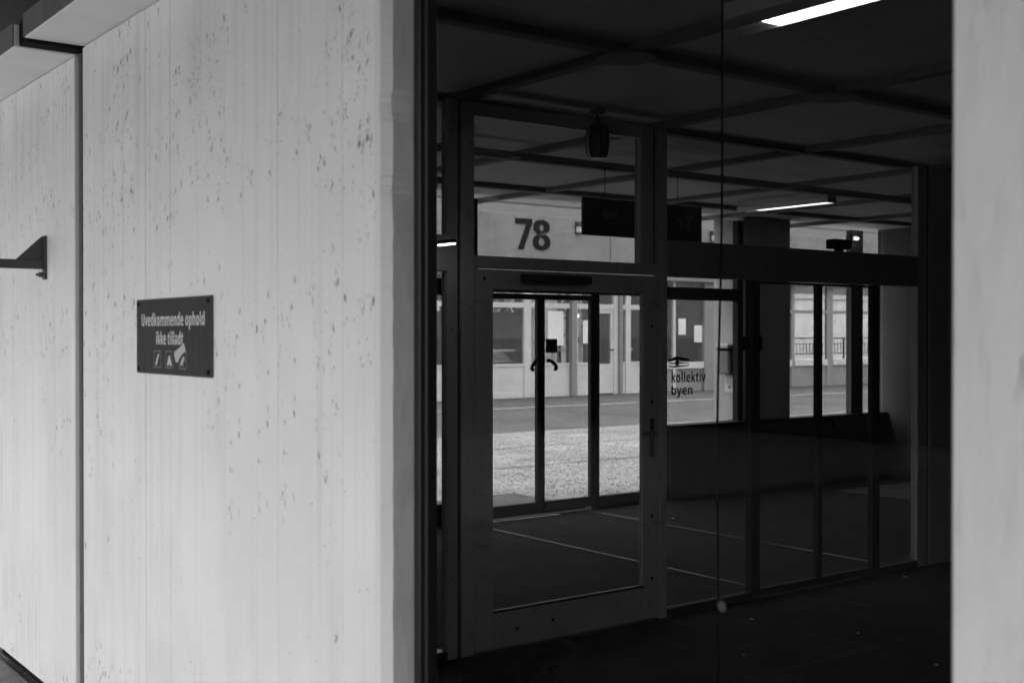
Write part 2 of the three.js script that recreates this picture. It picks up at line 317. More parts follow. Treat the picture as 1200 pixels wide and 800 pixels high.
const backWall = thing('back_wall', 'dim plain wall closing the far right of the hall', 'wall', [-3, 0, -10.7]);
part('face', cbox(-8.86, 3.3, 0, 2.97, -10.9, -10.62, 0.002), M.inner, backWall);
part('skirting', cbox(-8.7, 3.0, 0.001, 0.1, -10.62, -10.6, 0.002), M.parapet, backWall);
const endWall = thing('side_wall', 'plain wall of the hall beyond the right of the window', 'wall', [3.15, 0, -5.5]);
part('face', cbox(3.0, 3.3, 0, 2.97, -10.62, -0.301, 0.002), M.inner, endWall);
const nicheWall = thing('niche_wall', 'set-back wall behind the end of the bracket wall', 'wall', [-7.7, 0, -0.85]);
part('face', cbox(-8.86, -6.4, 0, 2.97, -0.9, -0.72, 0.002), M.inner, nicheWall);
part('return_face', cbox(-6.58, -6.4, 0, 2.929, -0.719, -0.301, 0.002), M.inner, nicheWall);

// ------------------------------------------------------------------ near window
const nearWindow = thing('shop_window', 'tall dark-framed window pane between the white wall and the right pillar', 'window', [-1.9, 0, -0.12]);
part('left_jamb', cbox(-2.7075, -2.676, 0.0, 2.949, -0.138, -0.088, 0.004), M.frameBlack, nearWindow);
part('left_bead', cbox(-2.6755, -2.66, 0.06, 2.9, -0.136, -0.1, 0.003), M.frameBlack, nearWindow);
part('right_jamb', cbox(-1.1, -1.046, 0, 2.949, -0.15, -0.09, 0.004), M.frameBlack, nearWindow);
part('head', cbox(-2.6495, -1.1005, 2.88, 2.949, -0.2, -0.09, 0.004), M.frameBlack, nearWindow);
part('sill', cbox(-2.6295, -1.1005, 0.001, 0.07, -0.2, -0.088, 0.004), M.frameBlack, nearWindow);
{ const g = new THREE.PlaneGeometry(1.55, 2.81); g.translate(-1.875, 1.475, -0.13); part('pane', g, M.glassNear, nearWindow); }

// ------------------------------------------------------------------ first glazed partition (x = -5.18)
const X1 = -5.18, DX = 0.03;
const p1 = thing('glazed_partition', 'grey timber screen with a wide glass door and lettering on its glass', 'partition', [X1, 0, -3.6]);
const bar1 = (name, y0, y1, z0, z1, mat = M.post, dx = DX, parent = p1) => part(name, cbox(X1 - dx, X1 + dx, y0, y1, z0, z1, 0.004), mat, parent);
const pane1 = (y0, y1, z0, z1, parent = p1, x = X1) => part('pane', cbox(x - 0.003, x + 0.003, y0, y1, z0, z1, 0.0005), M.glassMid, parent);
function planePane(name, x, y0, y1, z0, z1, mat, parent) { const g = new THREE.PlaneGeometry(Math.abs(z1 - z0), y1 - y0); g.rotateY(Math.PI / 2); g.translate(x, (y0 + y1) / 2, (z0 + z1) / 2); return part(name, g, mat, parent); }
const TOP1 = 2.929;
bar1('post', 0, TOP1, -1.84, -1.907); bar1('post_gap', 0, TOP1, -1.9075, -1.9275, M.black, 0.012); bar1('post', 0, TOP1, -1.928, -2.011, M.post, 0.032);
bar1('post', 2.121, TOP1, -3.215, -3.318); bar1('post_gap', 2.121, TOP1, -3.3185, -3.3445, M.black, 0.012); bar1('post', 0, TOP1, -3.3745, -3.43, M.post, 0.032);
bar1('post', 2.121, TOP1, -3.345, -3.374, M.post, 0.028);
bar1('wall_post', 0, TOP1, -0.142, -0.4);
bar1('transom_bar', 2.055, 2.12, -2.0115, -3.374, M.post, 0.034);
bar1('transom_bar', 2.05, 2.27, -3.4305, -5.97, M.transom, 0.034); bar1('transom_bar', 2.04, 2.26, -6.5505, -10.6, M.transom, 0.034);
bar1('transom_bar', 2.03, 2.22, -0.4005, -1.8395, M.post, 0.032);
bar1('post', 0, TOP1, -5.976, -6.09); bar1('post_gap', 0, TOP1, -6.0905, -6.13, M.black, 0.012); bar1('post', 0, TOP1, -6.1305, -6.55, M.post, 0.032);
bar1('head_rail', 2.86, TOP1, -2.0115, -3.2145, M.post, 0.026);
bar1('sill_rail', 0.001, 0.05, -0.4005, -1.8395, M.strip, 0.035);
bar1('sill_rail', 0.001, 0.05, -3.4305, -4.1845, M.darkFrame, 0.03); bar1('sill_rail', 0.001, 0.05, -5.5255, -5.9755, M.darkFrame, 0.03); bar1('sill_rail', 0.001, 0.05, -6.5505, -10.6, M.beam, 0.03);
bar1('mullion', 0, 2.0495, -4.185, -4.25, M.darkFrame, 0.03); bar1('mullion', 0, 2.0495, -5.475, -5.525, M.darkFrame, 0.03);
for (const [y0, y1, z0, z1] of [[2.22, 2.929, -0.4, -1.84], [0.05, 2.03, -0.4, -1.84], [2.12, 2.86, -2.011, -3.215], [2.27, 2.929, -3.43, -5.976], [2.26, 2.929, -6.55, -10.6], [0.05, 2.05, -5.525, -5.976], [0.05, 2.04, -6.55, -10.6]]) planePane('pane', X1, y0, y1, z0, z1, M.glassMid, p1);
const letteredPane = planePane('lettered_pane', X1, 0.05, 2.05, -3.43, -4.185, M.glassMid, p1);
{ // wide door
  const d = subgroup('door', p1), b = (n, y0, y1, z0, z1, mat = M.post, dx = 0.024) => bar1(n, y0, y1, z0, z1, mat, dx, d);
  b('stile', 0.012, 2.05, -2.016, -2.14); b('stile', 0.012, 2.05, -3.25, -3.37);
  b('rail', 1.945, 2.05, -2.1405, -3.2495); b('rail', 0.012, 0.2, -2.1405, -3.2495);
  part('glazing_bead', cbox(X1 + 0.006, X1 + 0.026, 0.2, 0.216, -2.141, -3.249, 0.003), M.strip, d);
  part('glazing_bead', cbox(X1 + 0.006, X1 + 0.026, 0.216, 1.945, -3.236, -3.25, 0.003), M.post, d);
  planePane('pane', X1, 0.2, 1.945, -2.14, -3.25, M.glassMid, d);
  part('closer', cbox(X1 + 0.025, X1 + 0.075, 1.985, 2.03, -2.32, -2.8, 0.006), M.darkFrame, d);
  part('handle', mergeGeometries([cbox(X1 + 0.025, X1 + 0.033, 0.98, 1.2, -3.29, -3.325, 0.003), cbox(X1 + 0.05, X1 + 0.066, 1.105, 1.125, -3.2, -3.32, 0.004), cbox(X1 + 0.033, X1 + 0.058, 1.107, 1.123, -3.3, -3.316, 0.002)]), M.darkFrame, d);
  for (const [y, z] of [[0.1, -2.3], [0.11, -2.55], [2.0, -2.08], [1.3, -3.31], [1.75, -3.31], [0.62, -3.31], [0.25, -3.31]]) { const g = new THREE.CylinderGeometry(0.009, 0.009, 0.004, 12); g.rotateZ(Math.PI / 2); g.translate(X1 + 0.026, y, z); part('screw', g, M.black, d); }
}
for (const [z0, z1] of [[-4.252, -4.875], [-4.879, -5.473]]) { // narrow double doors
  const d = subgroup('narrow_door', p1), b = (n, y0, y1, a, c) => bar1(n, y0, y1, a, c, M.darkFrame, 0.022, d);
  b('stile', 0.012, 2.046, z0, z0 - 0.022); b('stile', 0.012, 2.046, z1, z1 + 0.022);
  b('rail', 2.03, 2.046, z0 - 0.0225, z1 + 0.0225); b('rail', 0.012, 0.06, z0 - 0.0225, z1 + 0.0225);
  planePane('pane', X1, 0.06, 2.03, z0 - 0.022, z1 + 0.022, M.glassMid, d);
  const hz = z0 > -4.5 ? z1 + 0.018 : z0 - 0.018, s = z0 > -4.5 ? 1 : -1;
  part('handle', new THREE.TubeGeometry(new THREE.CatmullRomCurve3([[0.022, 1.13, 0], [0.06, 1.13, 0.01 * s], [0.065, 1.1, 0.06 * s], [0.06, 1.06, 0.07 * s]].map(([x, y, z]) => new THREE.Vector3(X1 + x, y, hz + z))), 16, 0.012, 8), M.black, d);
}
for (const z of [-4.11, -4.225]) part('lock_case', cbox(X1 + 0.0345, X1 + 0.06, 1.6, 1.69, z - 0.028, z + 0.028, 0.004), M.black, p1);

// ------------------------------------------------------------------ second glazed partition towards the street (x = -8.8)
const X2 = -8.8;
const p2 = thing('glazed_partition', 'dark-framed glass screen with double doors facing the street', 'partition', [X2, 0, -5.5]);
const bar2 = (name, y0, y1, z0, z1, mat = M.darkFrame, dx = 0.035, parent = p2) => part(name, cbox(X2 - dx, X2 + dx, y0, y1, z0, z1, 0.004), mat, parent);
bar2('post', 0, 2.929, -4.52, -4.6); bar2('post', 0, 2.929, -6.98, -6.9, M.darkFrame); bar2('post', 0, 2.929, -0.91, -1.0);
bar2('transom_bar', 2.09, 2.22, -4.6005, -6.8995); bar2('transom_bar', 2.06, 2.19, -6.9805, -8.03, M.darkFrame, 0.03); bar2('transom_bar', 2.05, 2.2, -1.0005, -4.5195);
bar2('sill_rail', 0.001, 0.2, -1.0005, -4.5195); bar2('sill_rail', 0.001, 0.12, -6.0605, -6.8995);
bar2('post', 0, 2.0895, -6.0, -6.06);
bar2('jamb', 0.77, 2.929, -8.0305, -8.11, M.darkFrame, 0.04);
bar2('jamb', 0.77, 2.929, -9.98, -10.2, M.parapet, 0.04);
for (const [y0, y1, z0, z1] of [[2.2, 2.929, -1.0, -4.52], [0.2, 2.05, -1.0, -4.52], [2.22, 2.929, -4.6, -6.9], [0.12, 2.09, -6.06, -6.9], [2.19, 2.929, -6.98, -8.03], [0.77, 2.06, -6.98, -8.03], [0.77, 2.929, -8.88, -9.98], [0.77, 2.929, -10.2, -10.61]]) planePane('pane', X2, y0, y1, z0, z1, M.glassFar, p2);
for (const [z0, z1] of [[-4.602, -5.338], [-5.342, -5.998]]) {
  const d = subgroup('door', p2), b = (n, y0, y1, a, c) => bar2(n, y0, y1, a, c, M.darkFrame, 0.025, d);
  b('stile', 0.028, 2.08, z0, z0 - 0.042); b('stile', 0.028, 2.08, z1, z1 + 0.042);
  b('rail', 2.03, 2.08, z0 - 0.0425, z1 + 0.0425); b('rail', 0.028, 0.125, z0 - 0.0425, z1 + 0.0425);
  planePane('pane', X2, 0.125, 2.03, z0 - 0.042, z1 + 0.042, M.glassFar, d);
  const s = z0 > -5 ? 1 : -1, hz = s > 0 ? z1 + 0.03 : z0 - 0.03;
  part('handle', new THREE.TubeGeometry(new THREE.CatmullRomCurve3([[0.025, 1.455, 0.035 * s], [0.05, 1.455, 0.055 * s], [0.062, 1.435, 0.08 * s], [0.066, 1.405, 0.11 * s], [0.066, 1.38, 0.115 * s], [0.066, 1.37, 0.095 * s]].map(([x, y, z]) => new THREE.Vector3(X2 + x, y, hz + z))), 20, 0.017, 8), M.black, d);
}
part('lock_case', cbox(X2 + 0.026, X2 + 0.08, 1.47 + 0.06, 1.66, -5.39, -5.49, 0.004), M.black, p2);
const parapet = thing('parapet_wall', 'low dark wall beneath the hall windows right of the double doors', 'wall', [X2, 0, -8.8]);
part('face', cbox(-8.9, -8.72, 0, 0.76, -6.985, -10.615, 0.004), M.parapet, parapet);
part('sill', cbox(-8.92, -8.7, 0.7605, 0.7695, -6.985, -10.615, 0.002), M.darkFrame, parapet);
const pier = thing('concrete_pier', 'square grey concrete pier carrying the wall dispenser', 'pillar', [-9, 0, -8.49]);
part('shaft', cbox(-9.2, -8.745, 0.77, 2.97, -8.112, -8.87, 0.008), M.pierConcrete, pier);
part('foot', cbox(-9.2, -8.901, 0, 0.769, -8.112, -8.87, 0.006), M.concrete, pier);

// ------------------------------------------------------------------ the building across the street
const XF = -25.4;
const pav = thing('glazed_building', 'low building with white framed windows and the number 78 across the street', 'building', [-28, 0, -22]);
const barF = (n, y0, y1, z0, z1, mat = M.whitePaint, d0 = -0.05, d1 = 0.05, parent = pav) => part(n, cbox(XF + d0, XF + d1, y0, y1, z0, z1, 0.006), mat, parent);
part('roof', cbox(-32.5, XF + 0.099, 3.4, 3.65, 10, -50, 0.02), M.concrete, pav);
part('floor_slab', cbox(-31.6, XF - 0.06, 0.0, 0.05, 10, -50, 0.01), M.pale, pav);
for (let z = 8; z > -48; z -= 7.2) part('fascia_panel', cbox(XF + 0.1, XF + 0.28, 3.28, 4.92, z, z - 7.185, 0.01), M.fascia, pav);
for (let z = 8; z > -48; z -= 7.2) part('coping', cbox(XF - 0.3, XF + 0.16, 4.921, 5.35, z, z - 7.19, 0.01), M.greyPanel, pav);
// white framed bays: [from, to]
const pane78 = (y0, y1, z0, z1) => planePane('pane', XF, y0, y1, z0, z1, M.glassPavilion, pav);
function bay(z0, z1) {
  barF('lower_panel', 0.03, 0.84, z0, z1, M.whitePaint, -0.03, 0.03);
  barF('rail', 0.8405, 0.92, z0, z1); barF('rail', 2.42, 2.56, z0, z1); barF('rail', 3.24, 3.299, z0, z1);
  barF('skirting', 0.0, 0.15, z0 - 0.02, z1 + 0.02, M.whitePaint, 0.031, 0.045);
  pane78(0.92, 2.42, z0, z1); pane78(2.56, 3.24, z0, z1);
}
const post = (z0, z1, mat = M.whitePaint, d = 0.06) => barF('post', 0, 3.299, z0, z1, mat, -d, d);
bay(-11.5, -14.0); post(-14.0005, -14.2); bay(-14.2005, -15.9); post(-15.9005, -16.1); bay(-16.1005, -17.8895); post(-17.89, -18.13); bay(-18.1305, -19.4995);
post(-19.5, -19.688, M.greyPanel, 0.14); post(-19.6885, -19.78); bay(-19.7805, -20.22);
{ // white door with a tall pane
  const d = subgroup('door', pav), b = (n, y0, y1, z0, z1, mat = M.whitePaint, q = 0.035) => barF(n, y0, y1, z0, z1, mat, -q, q, d);
  b('leaf_panel', 0.03, 0.87, -20.4, -21.02); b('stile', 0.03, 2.4, -20.2205, -20.3995); b('stile', 0.03, 2.4, -21.0205, -21.12); b('rail', 2.3, 2.4, -20.4, -21.02);
  planePane('pane', XF, 0.87, 2.3, -20.4, -21.02, M.glassPavilion, d);
  part('handle', cbox(XF + 0.04, XF + 0.09, 1.25, 1.29, -20.98, -21.1, 0.004), M.black, d);
  barF('rail', 2.405, 2.56, -20.2205, -21.12); pane78(2.56, 3.25, -20.22, -21.12);
}
post(-21.1205, -21.28); post(-21.2805, -21.4, M.greyPanel, 0.14); post(-21.4005, -21.46); bay(-21.4605, -21.58); post(-21.5805, -21.78); bay(-21.7805, -22.3);
post(-22.3005, -22.5);
function openBay(z0, z1, rail = true) {
  barF('low_wall', 0, 0.68, z0, z1, M.fascia, -0.08, 0.02); barF('sill', 0.6805, 0.88, z0, z1, M.whitePaint, -0.1, 0.08);
  if (rail) barF('rail', 2.4, 2.5, z0, z1, M.greyPanel);
  pane78(0.88, rail ? 2.4 : 3.299, z0, z1); if (rail) pane78(2.5, 3.299, z0, z1);
}
openBay(-22.5005, -23.5, false); post(-23.5005, -23.6, M.whitePaint, 0.05); openBay(-23.6005, -24.77, false);
barF('pier', 0, 3.299, -24.7705, -27.0, M.greyPanel, -0.2, 0.1); openBay(-27.0005, -28.85); post(-28.8505, -29.0, M.greyPanel, 0.05); openBay(-29.0005, -30.65); post(-30.6505, -30.96, M.greyPanel, 0.05); openBay(-30.9605, -36); barF('pier', 0, 3.299, -36.0005, -50, M.concrete, -0.2, 0.02);
barF('pier', 0, 3.299, 10, -11.4995, M.concrete, -0.2, 0.02);
// its back side: solid with a glazed strip under the roof, then open glazing
part('back_wall', cbox(-31.5, -31.3, 0, 2.45, 10, -22.4, 0.01), M.concrete, pav);
part('inner_wall', cbox(-31.29, XF - 0.21, 0.05, 3.399, -25.0, -25.2, 0.01), M.greyPanel, pav);
part('back_wall', cbox(-31.5, -31.3, 0, 0.6, -22.4005, -36, 0.01), M.greyPanel, pav);
for (let z = -12; z > -36; z -= 2.4) part('back_post', cbox(-31.46, -31.34, 0.61, 3.399, z, z - 0.1, 0.005), M.greyPanel, pav);
for (const [z0, z1] of [[-16.2, -17.85], [-18.2, -20.2], [-21.5, -22.2]]) part('window_shelf', cbox(XF - 0.5, XF - 0.3, 1.24, 1.3, z0, z1, 0.006), M.whitePaint, pav);
for (const z of [-18.4, -18.62, -19.1, -20.1, -21.9]) part('curtain_strip', cbox(XF - 0.28, XF - 0.26, 0.95, 2.9, z, z - 0.09, 0.003), M.whitePaint, pav);
// house number
const bold = await new FontLoader().loadAsync('fonts/droid/droid_sans_bold.typeface.json');
function letters(text, font, w, h, depth) {          // centred on its lower left corner, scaled to w by h
  const g = new TextGeometry(text, { font, size: 1, depth: 1, curveSegments: 8 }); g.computeBoundingBox(); const b = g.boundingBox;
  g.translate(-b.min.x, -b.min.y, 0); g.scale(w / (b.max.x - b.min.x), h / (b.max.y - b.min.y), depth); return g;
}
for (const [t, z, w] of [['7', -17.42, 0.55], ['8', -18.0, 0.6]]) { const g = letters(t, bold, w, 0.82, 0.03); g.rotateY(Math.PI / 2); g.translate(XF + 0.2795, 3.97, z); part('digit', g, M.digit, pav); }

// lettering and emblem on the first screen
const p1Lines = [['kollektiv', -3.492, 1.408, 0.297, 0.067], ['byen', -3.492, 1.315, 0.18, 0.077]];
for (const [t, z, y, w, h] of p1Lines) { const g = letters(t, bold, w, h, 0.0012); g.rotateY(Math.PI / 2); g.translate(X1 + 0.004, y, z); part('lettering', g, M.digit, letteredPane); }
{ // emblem: a roof and two floor bands seen at a corner
  const K = 1 / 12.3, mx = 0.0074, my = 0.0052, P = (a) => a.map(([x, y]) => new THREE.Vector2((x - 85) * K * mx, (215 - y) * K * my));
  for (const a of [[[85, 235], [85, 215], [180, 172], [210, 170], [380, 205], [385, 228], [235, 222], [180, 225]], [[85, 262], [180, 255], [235, 255], [380, 262], [380, 272], [235, 277], [180, 277], [85, 275]], [[85, 300], [180, 303], [235, 302], [380, 293], [380, 304], [235, 324], [180, 326], [85, 317]], [[185, 228], [235, 226], [235, 300], [185, 300]]]) {
    const g = new THREE.ExtrudeGeometry(new THREE.Shape(P(a)), { depth: 0.0012, bevelEnabled: false }); g.rotateY(Math.PI / 2); g.translate(X1 + 0.004, 1.5475, -3.465); part('emblem_band', g, M.digit, letteredPane);
  }
}

// ------------------------------------------------------------------ things on and in the near wall
{ // no-loitering sign
  const c = document.createElement('canvas'); c.width = 1280; c.height = 480; const q = c.getContext('2d');
  q.fillStyle = '#2b2b2b'; q.fillRect(0, 0, 1280, 480);
  for (let k = 0; k < 520; k++) { q.globalAlpha = between(0.03, 0.16); q.fillStyle = rnd() > 0.5 ? '#777' : '#262626'; const w = between(2, 9), h = between(20, 220); q.fillRect(between(0, 1280), between(-60, 460), w, h); }
  for (let k = 0; k < 900; k++) { q.globalAlpha = between(0.05, 0.3); q.fillStyle = rnd() > 0.4 ? '#8a8a8a' : '#222'; q.beginPath(); q.ellipse(between(0, 1280), between(0, 480), between(1, 8), between(1, 5), 0, 0, 7); q.fill(); }
  q.globalAlpha = 1; q.fillStyle = '#cfcfcf'; q.textAlign = 'center'; q.font = 'bold 112px sans-serif';
  q.fillText('Uvedkommende ophold', 640, 172, 1100); q.fillText('ikke tilladt', 600, 292, 480);
  q.strokeStyle = '#8d8d8d'; q.lineWidth = 4;
  for (const x of [330, 540, 770]) { q.strokeRect(x, 335, 120, 105); }
  q.fillStyle = '#c4c4c4';
  q.beginPath(); q.moveTo(350, 420); q.lineTo(400, 355); q.lineTo(425, 350); q.lineTo(395, 400); q.lineTo(372, 432); q.fill();
  q.beginPath(); q.moveTo(560, 425); q.lineTo(590, 365); q.lineTo(615, 360); q.lineTo(645, 425); q.lineTo(620, 428); q.lineTo(602, 410); q.lineTo(585, 430); q.fill();
  q.beginPath(); q.moveTo(785, 430); q.lineTo(805, 390); q.lineTo(850, 360); q.lineTo(862, 392); q.lineTo(830, 402); q.lineTo(842, 430); q.lineTo(815, 412); q.fill();
  q.fillStyle = '#b9b9b9'; q.beginPath(); q.moveTo(690, 335); q.lineTo(740, 322); q.lineTo(855, 282); q.lineTo(880, 335); q.lineTo(835, 345); q.lineTo(780, 375); q.lineTo(745, 405); q.lineTo(710, 400); q.lineTo(690, 360); q.fill();
  for (let k = 0; k < 160; k++) { q.globalAlpha = between(0.15, 0.5); q.fillStyle = '#2b2b2b'; q.fillRect(between(60, 1200), between(70, 460), between(2, 14), between(2, 30)); }
  q.globalAlpha = 1;
  const t = new THREE.CanvasTexture(c); t.colorSpace = THREE.SRGBColorSpace; t.magFilter = THREE.LinearFilter;
  const s = thing('wall_sign', 'dark rectangular sign with pale Danish lettering on the white wall', 'sign', [-4.197, 1.6, 0.004]);
  const y0 = 1.553, y1 = 1.834, x0 = -4.56, x1 = -3.834;
  part('plate', cbox(x0, x1, y0, y1, 0.0015, 0.0075, 0.002), M.bracket, s);
  const f = new THREE.PlaneGeometry(x1 - x0 - 0.006, y1 - y0 - 0.006); f.translate((x0 + x1) / 2, (y0 + y1) / 2, 0.0082); part('printed_face', f, std({ map: t, roughness: 0.85 }), s);
  for (const [x, y] of [[x0 + 0.025, y0 + 0.018], [x1 - 0.025, y0 + 0.018], [x0 + 0.025, y1 - 0.018], [x1 - 0.025, y1 - 0.018]]) { const g = new THREE.CylinderGeometry(0.007, 0.008, 0.005, 14); g.rotateX(Math.PI / 2); g.translate(x, y, 0.0105); part('screw', g, M.black, s); }
}
{ // steel wall bracket
  const s = thing('wall_bracket', 'dark steel bracket with triangular gusset sticking out of the white wall', 'bracket', [-5.805, 1.97, 0]);
  part('mounting_plate', cbox(-5.828, -5.784, 1.96, 2.165, 0.001, 0.012, 0.002), M.bracket, s);
  part('arm', cbox(-5.823, -5.79, 2.008, 2.05, 0.0125, 0.95, 0.003), M.bracket, s);
  const sh = new THREE.Shape([new THREE.Vector2(0.0125, 2.0505), new THREE.Vector2(0.135, 2.0505), new THREE.Vector2(0.022, 2.16), new THREE.Vector2(0.0125, 2.16)]);
  const g = new THREE.ExtrudeGeometry(sh, { depth: 0.008, bevelEnabled: false }); g.rotateY(-Math.PI / 2); g.translate(-5.802, 0, 0); part('gusset', g, M.bracket, s);
  const b = new THREE.CylinderGeometry(0.012, 0.012, 0.02, 6); b.rotateX(Math.PI / 2); b.translate(-5.806, 1.982, 0.0225); part('bolt', b, M.bracket, s);
  const e = rod([-5.806, 1.982, 0.03], [-5.806, 1.982, 0.045], 0.006); part('bolt', e, M.bracket, s);
}

// ------------------------------------------------------------------ fittings in the hall
function tubeLamp(label, x0, x1, z, level) {
  const L = thing('fluorescent_lamp', label, 'lamp', [(x0 + x1) / 2, 2.9, z], 'ceiling tube lamps of the hall');
  const w = 0.062, y = 2.875;
  part('housing', cbox(x0, x1, y + 0.03, 2.969, z - w, z + w, 0.004), M.whitePaint, L);
  part('side_reflector', cbox(x0, x1, y - 0.012, y + 0.0295, z - w, z - w + 0.006, 0.001), M.chrome, L);
  part('side_reflector', cbox(x0, x1, y - 0.012, y + 0.0295, z + w - 0.006, z + w, 0.001), M.chrome, L);
  part('end_reflector', cbox(x0 + 0.001, x0 + 0.16, y + 0.012, y + 0.0295, z - w + 0.0065, z + w - 0.0065, 0.001), M.whitePaint, L);
  part('lamp_diffuser', cbox(x0 + 0.165, x1 - 0.02, y - 0.002, y + 0.014, z - w + 0.0065, z + w - 0.0065, 0.004), glow(level), L);
  for (let k = 1; k < 12; k++) { const x = x0 + 0.105 + k * (x1 - x0 - 0.125) / 12; part('louvre_clip', cbox(x - 0.004, x + 0.004, y - 0.013, y - 0.0125, z + w - 0.02, z + w, 0.0002), M.chrome, L); }
  part('end_cap', cbox(x1 - 0.0185, x1, y - 0.012, y + 0.0295, z - w + 0.0065, z + w - 0.0065, 0.001), M.greyPanel, L);
  const a = new THREE.RectAreaLight(0xffffff, level, x1 - x0 - 0.125, 2 * w - 0.013); a.position.set((x0 + x1 + 0.085) / 2, y - 0.016, z); a.lookAt(a.position.x, 0, z); a.name = 'tube_light'; scene.add(a);
}
tubeLamp('bright tube lamp on the ceiling close behind the window', -3.17, -1.55, -1.84, 1.3);
tubeLamp('thin bright tube lamp on the ceiling beyond the first glass screen', -7.74, -6.68, -6.95, 1.3);
{ // dark ceiling lantern in front of the door
  const o = thing('ceiling_lantern', 'dark oval lantern hanging from the ceiling before the wide door', 'lantern', [-5.1, 2.698, -2.83]);
  const pl = new THREE.CylinderGeometry(0.045, 0.05, 0.012, 24); pl.translate(-5.1, 2.963, -2.83); part('ceiling_plate', pl, M.darkFrame, o);
  part('stem', rod([-5.1, 2.885, -2.83], [-5.1, 2.957, -2.83], 0.009), M.darkFrame, o);
  const pts = [[0.001, 2.893], [0.03, 2.891], [0.05, 2.873], [0.061, 2.828], [0.063, 2.778], [0.056, 2.728], [0.044, 2.702], [0.03, 2.698], [0.001, 2.698]].map(([r, y]) => new THREE.Vector2(r, y)).reverse();
  const b = new THREE.LatheGeometry(pts, 28); b.translate(-5.1, 0, -2.83); part('body', b, std({ color: grey(0.05), roughness: 0.35 }), o);
  for (let k = 0; k < 6; k++) { const a = k * Math.PI / 3 + 0.35; part('rib', new THREE.TubeGeometry(new THREE.CatmullRomCurve3([[0.03, 2.891], [0.052, 2.873], [0.063, 2.828], [0.065, 2.778], [0.058, 2.728], [0.044, 2.702]].map(([r, y]) => new THREE.Vector3(-5.1 + r * Math.cos(a), y, -2.83 + r * Math.sin(a)))), 14, 0.004, 6), M.black, o); }
}
const conduit = thing('cable_conduit', 'thin twin conduit under the ceiling between the glass screens', 'conduit', [-6.35, 2.88, -5]);
for (const [dx, y] of [[0, 2.9], [0.05, 2.905]]) part('pipe', rod([-6.35 + dx, y, -0.95], [-6.35 + dx, y, -10.58], 0.009, 8), M.beam, conduit);
{ // hanging direction sign, seen from the back
  const o = thing('hanging_sign', 'long black sign hung from the conduit by two wires', 'sign', [-6.36, 2.4, -4.42]);
  part('panel', cbox(-6.375, -6.345, 2.4, 2.665, -3.79, -4.97, 0.004), std({ color: grey(0.03), roughness: 0.6 }), o);
  for (const z of [-4.0, -4.72]) part('wire', rod([-6.36, 2.665, z], [-6.36, 2.9, z], 0.0025, 6), M.black, o);
  const faint = std({ color: grey(0.22), roughness: 0.5 });
  { const g = letters('Tr', bold, 0.17, 0.115, 0.001); g.rotateY(Math.PI / 2); g.scale(1, 1, -1); const ix = g.index; if (!ix) { const p = g.attributes.position.array; for (let i = 0; i < p.length; i += 9) for (let k = 0; k < 3; k++) { const s = p[i + 3 + k]; p[i + 3 + k] = p[i + 6 + k]; p[i + 6 + k] = s; } g.computeVertexNormals(); } g.translate(-6.3445, 2.475, -4.87); part('lettering', g, faint, o); }
  { const a = new THREE.Shape([[0, 0.05], [0.06, 0.1], [0.06, 0.068], [0.16, 0.068], [0.16, 0.032], [0.06, 0.032], [0.06, 0]].map(([x, y]) => new THREE.Vector2(x, y))), g = new THREE.ExtrudeGeometry(a, { depth: 0.001, bevelEnabled: false }); g.rotateY(Math.PI / 2); g.translate(-6.3445, 2.5, -3.95); part('arrow', g, faint, o); }
}
{ // sensor box on the transom bar
  const o = thing('sensor_box', 'small black box standing on the dark transom bar', 'sensor', [X1, 2.27, -5.1]);
  part('foot', cbox(X1 - 0.02, X1 + 0.02, 2.2705, 2.287, -5.13, -5.07, 0.003), M.black, o);
  part('case', cbox(X1 - 0.04, X1 + 0.05, 2.2875, 2.352, -5.185, -5.005, 0.008), M.black, o);
  const l = new THREE.CylinderGeometry(0.015, 0.015, 0.01, 16); l.rotateZ(Math.PI / 2); l.translate(X1 + 0.055, 2.318, -5.06); part('lens', l, M.frameBlack, o);
}
{ // two tiny glowing heads on a small base, high on the far post
  const o = thing('twin_glow_heads', 'two tiny glowing heads high on the far window post', 'lamp', [-8.73, 2.8, -10.03]);
  part('base', cbox(-8.759, -8.735, 2.8, 2.86, -9.985, -10.07, 0.006), M.whitePaint, o);
  for (const z of [-10.0, -10.05]) { const g = new THREE.SphereGeometry(0.012, 16, 12); g.translate(-8.72, 2.83, z); part('glow_head', g, glow(1.5), o);
    const p = new THREE.PointLight(0xffffff, 0.003, 0, 2); p.position.set(-8.72, 2.83, z); p.castShadow = true; scene.add(p); }
}
{ // dispenser on the pier
  const o = thing('wall_dispenser', 'upright dispenser box with dark front on the concrete pier', 'dispenser', [-8.955, 1.3, -8.1]);
  part('case', cbox(-9.045, -8.865, 1.27, 1.53, -8.111, -8.0, 0.02), M.device, o);
  part('lid', cbox(-9.05, -8.86, 1.5505, 1.6, -8.111, -7.98, 0.012), M.whitePaint, o);
  part('band', cbox(-9.048, -8.862, 1.5305, 1.55, -8.111, -7.998, 0.003), M.black, o);
  part('window', cbox(-9.0, -8.91, 1.36, 1.47, -7.9995, -7.997, 0.001), M.fascia, o);
  const t = thing('paper_card', 'white card hanging under the dispenser on the pier', 'card', [-8.95, 1.1, -8.1]);
  part('card', cbox(-9.02, -8.88, 1.07, 1.25, -8.111, -8.105, 0.002), M.paper, t);
  const h = new THREE.CylinderGeometry(0.012, 0.012, 0.004, 12); h.rotateX(Math.PI / 2); h.translate(-8.95, 1.125, -8.103); part('punched_hole', h, M.black, t);
}
